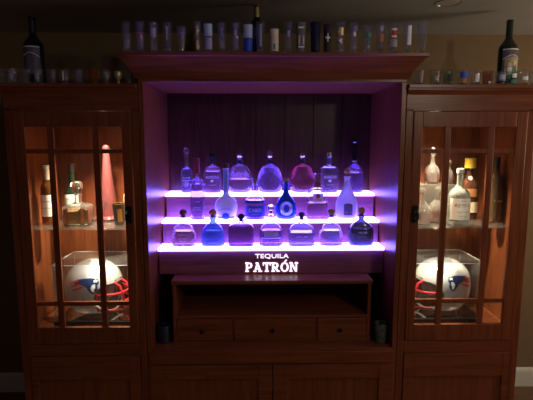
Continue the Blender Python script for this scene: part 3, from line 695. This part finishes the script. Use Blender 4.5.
cup(.588, .08, 'greenish ribbed glass cup on the counter at the right end of the niche', plain('grey_green_glass', (.16, .21, .17), .15, trans=.5, coat=.3), .105, .034)

# ------------------------------------------------------------------ glass shelf contents, left wing
ZS = 1.3165
f = Form([(.03, 0), (.034, .002), (.0355, .012), (.0355, .185), (.033, .205), (.020, .225), (.0135, .240), (.0125, .25), (.0145, .28), (.0125, .296), (.010, .297)], 1, 2, .016)
GW = 'bottles and decanters behind the left glazed door'
o = bottle('whisky_bottle', 'amber whisky bottle with pale neck foil and white label, leftmost behind left glazed door', 'bottle', -1.196, .18, ZS, f, L_AMB, None, None, group=GW)
f.solid(-.003, .01, .21).build('liquid', L_AMB, o, smooth=True)
lathe(cyl(.0145, .0160, .238, .298), 'neck_foil', plain('pale_foil', (.7, .62, .5), .4, .3), o); lathe(cyl(.0165, .0165, .299, .315), 'cap', PAPER, o)
lb = f.patch(-.032, .032, .045, .160, nx=18).build('label', PAPER, o); text_on(f, 'ABCDEF', .014, .125, INKB, lb, width=.045); text_on(f, 'ABCDEF GHI', .009, .090, INKB, lb, width=.050)
f = Form([(.04, 0), (.046, .002), (.048, .012), (.047, .120), (.042, .155), (.026, .185), (.016, .205), (.0145, .215), (.0145, .28), (.017, .285), (.016, .315), (.012, .316)], .8, 2.3, .018)
o = bottle('liquor_bottle', 'black-green bottle with white neck seal behind the amber square decanter', 'bottle', -1.120, .32, ZS, f, DGREEN, group=GW)
lathe(cyl(.0178, .0178, .270, .318), 'cap', BLK, o); f.oval(.006, .200, .010, .012).build('neck_seal', PAPER, o)
lb = f.patch(-.044, .044, .050, .145, nx=16).build('label', PAPER, o); text_on(f, 'ABCDEF', .016, .12, INKB, lb, width=.06)
f = Form([(.058, 0), (.066, .002), (.069, .012), (.069, .095), (.060, .108), (.030, .116), (.019, .122), (.0165, .134), (.0175, .160), (.021, .164), (.021, .168), (.014, .169)], .9, 6, .022)
o = bottle('whisky_decanter', 'square cut decanter of amber whisky with faceted block stopper, left glazed cabinet', 'decanter', -1.026, .15, ZS, f, CRYS, .092, L_AMB, wall=.005, base=.016, group=GW)
lathe(Form([(.013, .160), (.013, .175), (.024, .186), (.026, .205), (.022, .228), (.012, .234)], 1, 3.5, .012, 1), 'stopper', CRYS, o, sharp=20)
f = Form([(.06, 0), (.082, .002), (.085, .008), (.082, .014), (.060, .018), (.058, .024), (.050, .080), (.036, .180), (.026, .280), (.020, .350), (.0165, .375), (.0165, .382), (.010, .384)], 1, 2, .02)
o = bottle('conical_decanter', 'tall pink cone-shaped decanter with ball stopper and flared foot, left glazed cabinet', 'decanter', -.925, .33, ZS, f, PINKG, group=GW)
lathe(ball(.020, .402, 1), 'stopper', PINKG, o); text_on(f, '7', .045, .085, INKB, o, width=.018)
f = Form([(.018, 0), (.022, .002), (.024, .06), (.024, .140), (.014, .155), (.010, .165), (.010, .185), (.012, .187)], 1, 5, .012)
o = bottle('crystal_decanter', 'slim gold-toned cut glass decanter behind the dark tumbler, left glazed cabinet', 'decanter', -.800, .28, ZS, f, glass('gold_tint_crystal', (.95, .75, .4), .05, .2), .13, L_AMB, group=GW)
lathe(Form([(.008, .186), (.014, .192), (.016, .21), (.010, .235), (.002, .238)], 1, 3, .01, 1), 'stopper', CRYS, o, sharp=20)
f = Form([(.024, 0), (.027, .002), (.030, .05), (.036, .115)], neck=1, soft=1)
o = thing('dark_tumbler', 'dark tumbler glinting gold in front of the pink cone decanter', 'glass', (-.812, .15, ZS), 0, GW)
f.shell(.0025, .012, 28).build('bowl', DARKG, o, smooth=True); MB().tube([(.036*math.cos(R(15*k)), .036*math.sin(R(15*k)), .115) for k in range(24)], .0016, 6, True).build('gold_rim', GOLD, o, smooth=True)
f.patch(.0, .022, .02, .09, nx=8).build('gold_print', INKG, o)

# right wing
GX = 'bottles and decanters behind the right glazed door'
bk = thing('acrylic_block', 'grey clear riser block under the crystal decanter, right glazed cabinet', 'display block', (.905, .31, ZS))
MB().box(-.125, .125, -.06, .06, 0, .200).build('block_body', thin('grey_acrylic', (.62, .70, .66), .6, .18, (.55, .6, .56), edge=.1), bk)
MB().box(.030, .036, -.0625, -.060, .01, .198).build('lit_edge', CRYS, bk)
ZK = ZS+.2005
f = Form([(.028, 0), (.034, .002), (.037, .015), (.037, .070), (.030, .092), (.016, .110), (.0125, .120), (.0125, .150), (.016, .153), (.016, .157), (.011, .158)], 1, 4, .016, 1)
o = bottle('crystal_decanter', 'cut crystal decanter with silver stopper on top of the grey block', 'decanter', .912, .30, ZK, f, CRYS, .06, L_CLEAR, wall=.005, base=.014, group=GX)
lathe(Form([(.009, .156), (.016, .164), (.019, .18), (.014, .20), (.003, .208)], 1, 3, .01, 1), 'stopper', SILVER, o, sharp=20)
f = Form([(.018, 0), (.022, .002), (.024, .01), (.026, .06), (.016, .080), (.010, .09), (.010, .105), (.013, .108)], 1, 4, .012, 1)
for x, lab in ((1.000, 'small crystal cruet right of the silver-stoppered decanter on the grey block'), (.808, 'small crystal cruet at the left end of the grey block')):
    o = bottle('crystal_cruet', lab, 'cruet', x, .29, ZK, f, CRYS, .05, L_CLEAR, group=GX); lathe(ball(.016, .120, 1), 'stopper', CRYS, o, sharp=20)
f = Form([(.03, 0), (.042, .002), (.050, .03), (.052, .06), (.044, .095), (.024, .115), (.014, .125), (.0125, .14), (.0125, .165), (.016, .168)], 1, 2, .016)
for x, y, lab in ((.800, .13, 'round clear decanter at the left pane of the right glazed door'), (.962, .20, 'round rosy glass decanter half behind the clear white-labelled vodka bottle')):
    rosy = x > .9
    o = bottle('round_decanter', lab, 'decanter', x if not rosy else .905, y if not rosy else .190, ZS, f, CRYS, .07, L_CLEAR if not rosy else liq('rose_spirit', (.8, .4, .35), .3), wall=.004, group=GX); lathe(ball(.017, .180, 1), 'stopper', CRYS, o)
f = Form([(.045, 0), (.053, .002), (.056, .012), (.056, .150), (.050, .176), (.032, .195), (.019, .208), (.016, .225), (.016, .270), (.018, .274), (.018, .282), (.013, .283)], 1, 2, .019)
o = bottle('vodka_bottle', 'clear vodka bottle with white rectangular label behind the right glazed door', 'bottle', .985, .10, ZS, f, glass('aqua_tint_glass', (.82, .96, .92), .02, .12), .185, L_CLEAR, group=GX)
lathe(cyl(.0185, .0185, .276, .300), 'cap', plain('grey_cap', (.5, .55, .52), .5), o)
lb = f.patch(-.053, .053, .036, .148, nx=22).build('label', PAPER, o)
text_on(f, 'REYKA', .026, .112, INKB, lb, width=.078); text_on(f, 'VODKA', .010, .136, INKB, lb, width=.026); text_on(f, 'ABCDE FGHIJ', .009, .078, INKB, lb, width=.060); text_on(f, 'ABCDEFG', .009, .056, INKB, lb, width=.035)
f = Form([(.04, 0), (.046, .002), (.048, .012), (.048, .170), (.044, .20), (.028, .225), (.0175, .24), (.0165, .29), (.019, .292), (.013, .293)], .85, 3, .018)
o = bottle('liquor_bottle', 'dark bottle with wide yellow cap behind the clear vodka bottle', 'bottle', 1.128, .30, ZS, f, glass('brown_glass', (.12, .05, .03), .05, .5), .19, L_AMB, group=GX)
lathe(cyl(.0310, .0310, .290, .345), 'cap', YEL, o)
lb = f.patch(-.036, .030, .130, .175, nx=12).build('label', INKO, o); f.oval(-.004, .235, .011, .012).build('neck_seal', plain('pale_pink_seal', (.8, .55, .5), .5), o); f.patch(-.038, .038, .04, .10, nx=12).build('lower_label', CREAM, o)
f = Form([(.034, 0), (.039, .002), (.041, .012), (.040, .225), (.036, .248), (.022, .264), (.0165, .275), (.0155, .30), (.0155, .328), (.012, .329)], 1, 2, .018)
o = bottle('liquor_bottle', 'tall slim dark bottle with black cap in the outer pane of right glazed door', 'bottle', 1.162, .17, ZS, f, glass('brown_green_glass', (.25, .16, .08), .05, .3), .22, liq('dark_amber', (.15, .06, .02), .4), group=GX)
o.location = (1.222, .19, ZS)
lathe(cyl(.0185, .0180, .300, .358), 'cap', BLK, o); text_on(f, 'ABC', .02, .12, INKG, o, width=.04)

# ------------------------------------------------------------------ helmets in acrylic cases
SILV = plain('silver_helmet_shell', (.64, .65, .66), .2, .3, coat=.8, var=.03); REDM = plain('red_face_bar', (.5, .02, .03), .3, coat=.5)
def cut(o, cutter_mb):
    c = cutter_mb.build('cutter', SILV); m = o.modifiers.new('b', 'BOOLEAN'); m.object = c; m.operation = 'DIFFERENCE'; m.solver = 'EXACT'
    dg = bpy.context.evaluated_depsgraph_get(); dg.update(); me = bpy.data.meshes.new_from_object(o.evaluated_get(dg))
    o.modifiers.clear(); old = o.data; o.data = me; bpy.data.objects.remove(c)
    me.polygons.foreach_set('use_smooth', [True]*len(me.polygons)); me.set_sharp_from_angle(angle=R(40))
AF, AB, BB, CT = .128, .140, .112, .128
def helm_y(x, z):
    """half-width of the shell at side-view position x, z"""
    a = AF if x > 0 else AB; c = CT if z > 0 else .150
    q = 1-abs(x/a)**2.25-abs(z/c)**2.25
    return BB*max(q, 0)**(1/2.25)
def helmet(loc, rz, label, shift):
    o = thing('football_helmet', label, 'helmet', loc, rz, 'football helmets in display cases'); o.scale = (1.18,)*3
    H0 = .124                                           # shell centre above the plinth
    def egg(sc, nu=56, nv=36):
        vs = []; fs = []; e = 2.25
        for j in range(1, nv):
            ph = R(-90+180*j/nv)
            for i in range(nu):
                th = 2*math.pi*i/nu; d = Vector((math.cos(th)*math.cos(ph), math.sin(th)*math.cos(ph), math.sin(ph)))
                a = AF if d.x > 0 else AB; c = CT if d.z > 0 else .150
                k = (abs(d.x/a)**e+abs(d.y/BB)**e+abs(d.z/c)**e)**(-1/e)*sc
                vs.append((d.x*k, d.y*k, d.z*k+H0))
        vs += [(0, 0, H0-.150*sc), (0, 0, H0+CT*sc)]; n = len(vs)
        for j in range(nv-2):
            for i in range(nu): fs.append((j*nu+i, j*nu+(i+1) % nu, (j+1)*nu+(i+1) % nu, (j+1)*nu+i))
        for i in range(nu): fs += [((i+1) % nu, i, n-2), ((nv-2)*nu+i, (nv-2)*nu+(i+1) % nu, n-1)]
        return MB().add(vs, fs)
    sh = egg(1.0).build('shell', SILV, None, smooth=True)
    cut(sh, egg(.945, 52, 34))
    cut(sh, MB().box(-.3, .3, -.3, .3, H0-.3, H0-.104))
    # face opening and the neck curve, in side view
    cut(sh, MB().prism_y(-.2, .2, [(.2, H0+.030), (.104, H0+.034), (.072, H0+.018), (.052, H0-.020), (.058, H0-.050), (.078, H0-.078), (.070, H0-.105), (.050, H0-.13), (.2, H0-.13)]))
    cut(sh, MB().prism_y(-.2, .2, [(-.2, H0-.058), (-.060, H0-.085), (-.030, H0-.13), (-.2, H0-.13)]))
    if not sh.data.materials: sh.data.materials.append(SILV)
    assert len(sh.data.polygons) > 500
    sh.parent = o
    # padding inside
    pad = MB(); vs = []; fs = []; s = .80
    for j in range(15):
        ph = R(-30+120*j/14)
        for i in range(24):
            th = R(15*i); d = (math.cos(th)*math.cos(ph)*AF*s-.014, math.sin(th)*math.cos(ph)*BB*s, math.sin(ph)*CT*.88+H0); vs.append(d)
    for j in range(14):
        for i in range(24): fs.append((j*24+i, j*24+(i+1) % 24, (j+1)*24+(i+1) % 24, (j+1)*24+i))
    fs.append(tuple(range(24)))
    pad.add(vs, fs).build('padding', plain('grey_padding', (.16, .16, .17), .8), o, smooth=True)
    for sy in (-1, 1):
        # ear hole ring
        ex, ez = .010, -.045; yy = sy*(helm_y(ex, ez)+.001)
        MB().tube([(ex+.012*math.cos(R(20*k)), yy, H0+ez+.012*math.sin(R(20*k))) for k in range(18)], .002, 6, True).build('ear_hole', BLK, o)
        mb = MB(); mb.tube([(ex, yy-sy*.004, H0+ez), (ex, yy+sy*.0005, H0+ez)], .011, 16); mb.build('ear_hole', BLK, o)
        # strap
        MB().tube([(.055, sy*.104, H0-.05), (.090, sy*.080, H0-.085), (.100, sy*.035, H0-.100), (.102, 0, H0-.103)], .005, 8).build('chin_strap', plain('white_strap', (.7, .7, .7), .6), o, smooth=True)
    # face mask
    def arc(pts_z, xr, yr, x0): return [(x0+xr*math.cos(t), yr*math.sin(t), pts_z) for t in [R(-90+15*i) for i in range(13)]]
    fm = MB(); r = .0055
    for zz, xr, yr, x0 in ((H0-.012, .092, .088, .068), (H0-.052, .106, .088, .064), (H0-.088, .098, .080, .066)):
        fm.tube(arc(zz, xr, yr, x0), r, 8)
    fm.tube([(.068, -.094, H0-.005), (.064, -.094, H0-.05), (.066, -.084, H0-.09)], r, 8); fm.tube([(.068, .094, H0-.005), (.064, .094, H0-.05), (.066, .084, H0-.09)], r, 8)
    for sy in (-.030, .030):
        fm.tube([(.110, sy, H0+.038), (.146, sy, H0+.018), (.158, sy, H0-.012), (.166, sy, H0-.052), (.158, sy, H0-.09)], r, 8)
    fm.build('face_mask', REDM, o, smooth=True)
    # emblem on both sides: star and stripes head in profile
    def decal(poly, m, sy, nm, off):
        bm = bmesh.new(); f = bm.faces.new([bm.verts.new((x, 0, z)) for x, z in poly]); bmesh.ops.triangulate(bm, faces=[f])
        for _ in range(3): bmesh.ops.subdivide_edges(bm, edges=bm.edges[:], cuts=1, use_grid_fill=True)
        bmesh.ops.triangulate(bm, faces=bm.faces[:])
        for v in bm.verts: v.co.y = sy*(helm_y(v.co.x, v.co.z)+off); v.co.z += H0
        me = bpy.data.meshes.new(nm); bm.to_mesh(me); bm.free(); link(me, nm, m, o, smooth=True)
    for sy in (-1, 1):
        u = .76
        def T(p): return [((x-.020)*u+shift, (z+.030)*u) for x, z in p]
        decal(T([(.078, .030), (.072, .052), (.030, .060), (-.010, .056), (-.050, .050), (-.075, .034), (-.040, .036), (-.066, .016), (-.020, .020), (.010, .006), (.022, -.010), (.034, -.026), (.052, -.034), (.062, -.020), (.070, -.012), (.064, -.002), (.074, .004), (.068, .016)]), plain('navy_emblem', (.012, .025, .11), .3), sy, 'emblem', .0012)
        decal(T([(.060, .026), (.062, .004), (.052, -.004), (.056, -.022), (.044, -.018), (.036, .004), (.044, .022)]), plain('white_emblem_face', (.85, .85, .86), .3), sy, 'emblem_face', .0020)
        decal(T([(.060+.012*(1 if k % 2 == 0 else .42)*math.sin(R(36*k)), .044+.012*(1 if k % 2 == 0 else .42)*math.cos(R(36*k))) for k in range(10)]), INKW, sy, 'emblem_star', .0024)
        for a, b, c, d in (((-.040, .048), (-.095, .030), (-.104, .020), (-.038, .038)), ((-.030, .030), (-.090, .010), (-.100, -.002), (-.026, .020)), ((-.014, .014), (-.078, -.012), (-.086, -.024), (-.006, .004))):
            decal(T([a, b, c, d]), INKR, sy, 'emblem_stripe', .0024)
    for v in ((.108, 0, H0+.050),):
        MB().box(.100, .122, -.030, .030, H0+.034, H0+.050).build('brow_plate', SILV, o, bev=.003)
    return o
def case(x0, x1, y0, y1, z0, label):
    o = thing('display_case', label, 'display case', ((x0+x1)/2, (y0+y1)/2, z0), 0, 'clear helmet display cases')
    a, b = (x1-x0)/2, (y1-y0)/2
    box('plinth', BLK, o, -a, a, -b, b, 0, .030, .003); box('mirror_base', plain('mirror_plate', (.75, .77, .75), .06, 1), o, -a+.012, a-.012, -b+.012, b-.012, .0302, .0335, 0)
    t = .003; zt = .335; c = MB()
    for p in ((-a+.004, a-.004, -b+.004, -b+.004+t), (-a+.004, a-.004, b-.004-t, b-.004)): c.box(p[0], p[1], p[2], p[3], .0305, zt)
    for p in ((-a+.004, -a+.004+t), (a-.004-t, a-.004)): c.box(p[0], p[1], -b+.0075, b-.0075, .0305, zt)
    c.box(-a+.004, a-.004, -b+.004, b-.004, zt+.0002, zt+.0032)
    c.build('clear_cover', ACRY, o)
    e = MB(); q = .0018
    for p1, p2 in (((-a+.004, -b+.004), (a-.004, -b+.004)), ((a-.004, -b+.004), (a-.004, b-.004)), ((a-.004, b-.004), (-a+.004, b-.004)), ((-a+.004, b-.004), (-a+.004, -b+.004))):
        e.tube([(*p1, zt+.002), (*p2, zt+.002)], q, 6); e.tube([(*p1, .032), (*p1, zt+.002)], q, 6)
    e.build('polished_edges', plain('polished_acrylic_edge', (.8, .85, .85), .1, trans=.5), o)
    return o
case(-1.160, -.740, .075, .385, .7752, 'clear display case holding the left helmet on a black mirrored plinth')
case(.735, 1.138, .075, .385, .7752, 'clear display case holding the right helmet on a black plinth')
helmet((-.985, .225, .7752+.0345), R(-14), 'silver football helmet facing right in the case behind the left glazed door', .034)
helmet((.963, .225, .7752+.0345), R(180+14), 'silver football helmet facing left in the case behind the right glazed door', -.006)
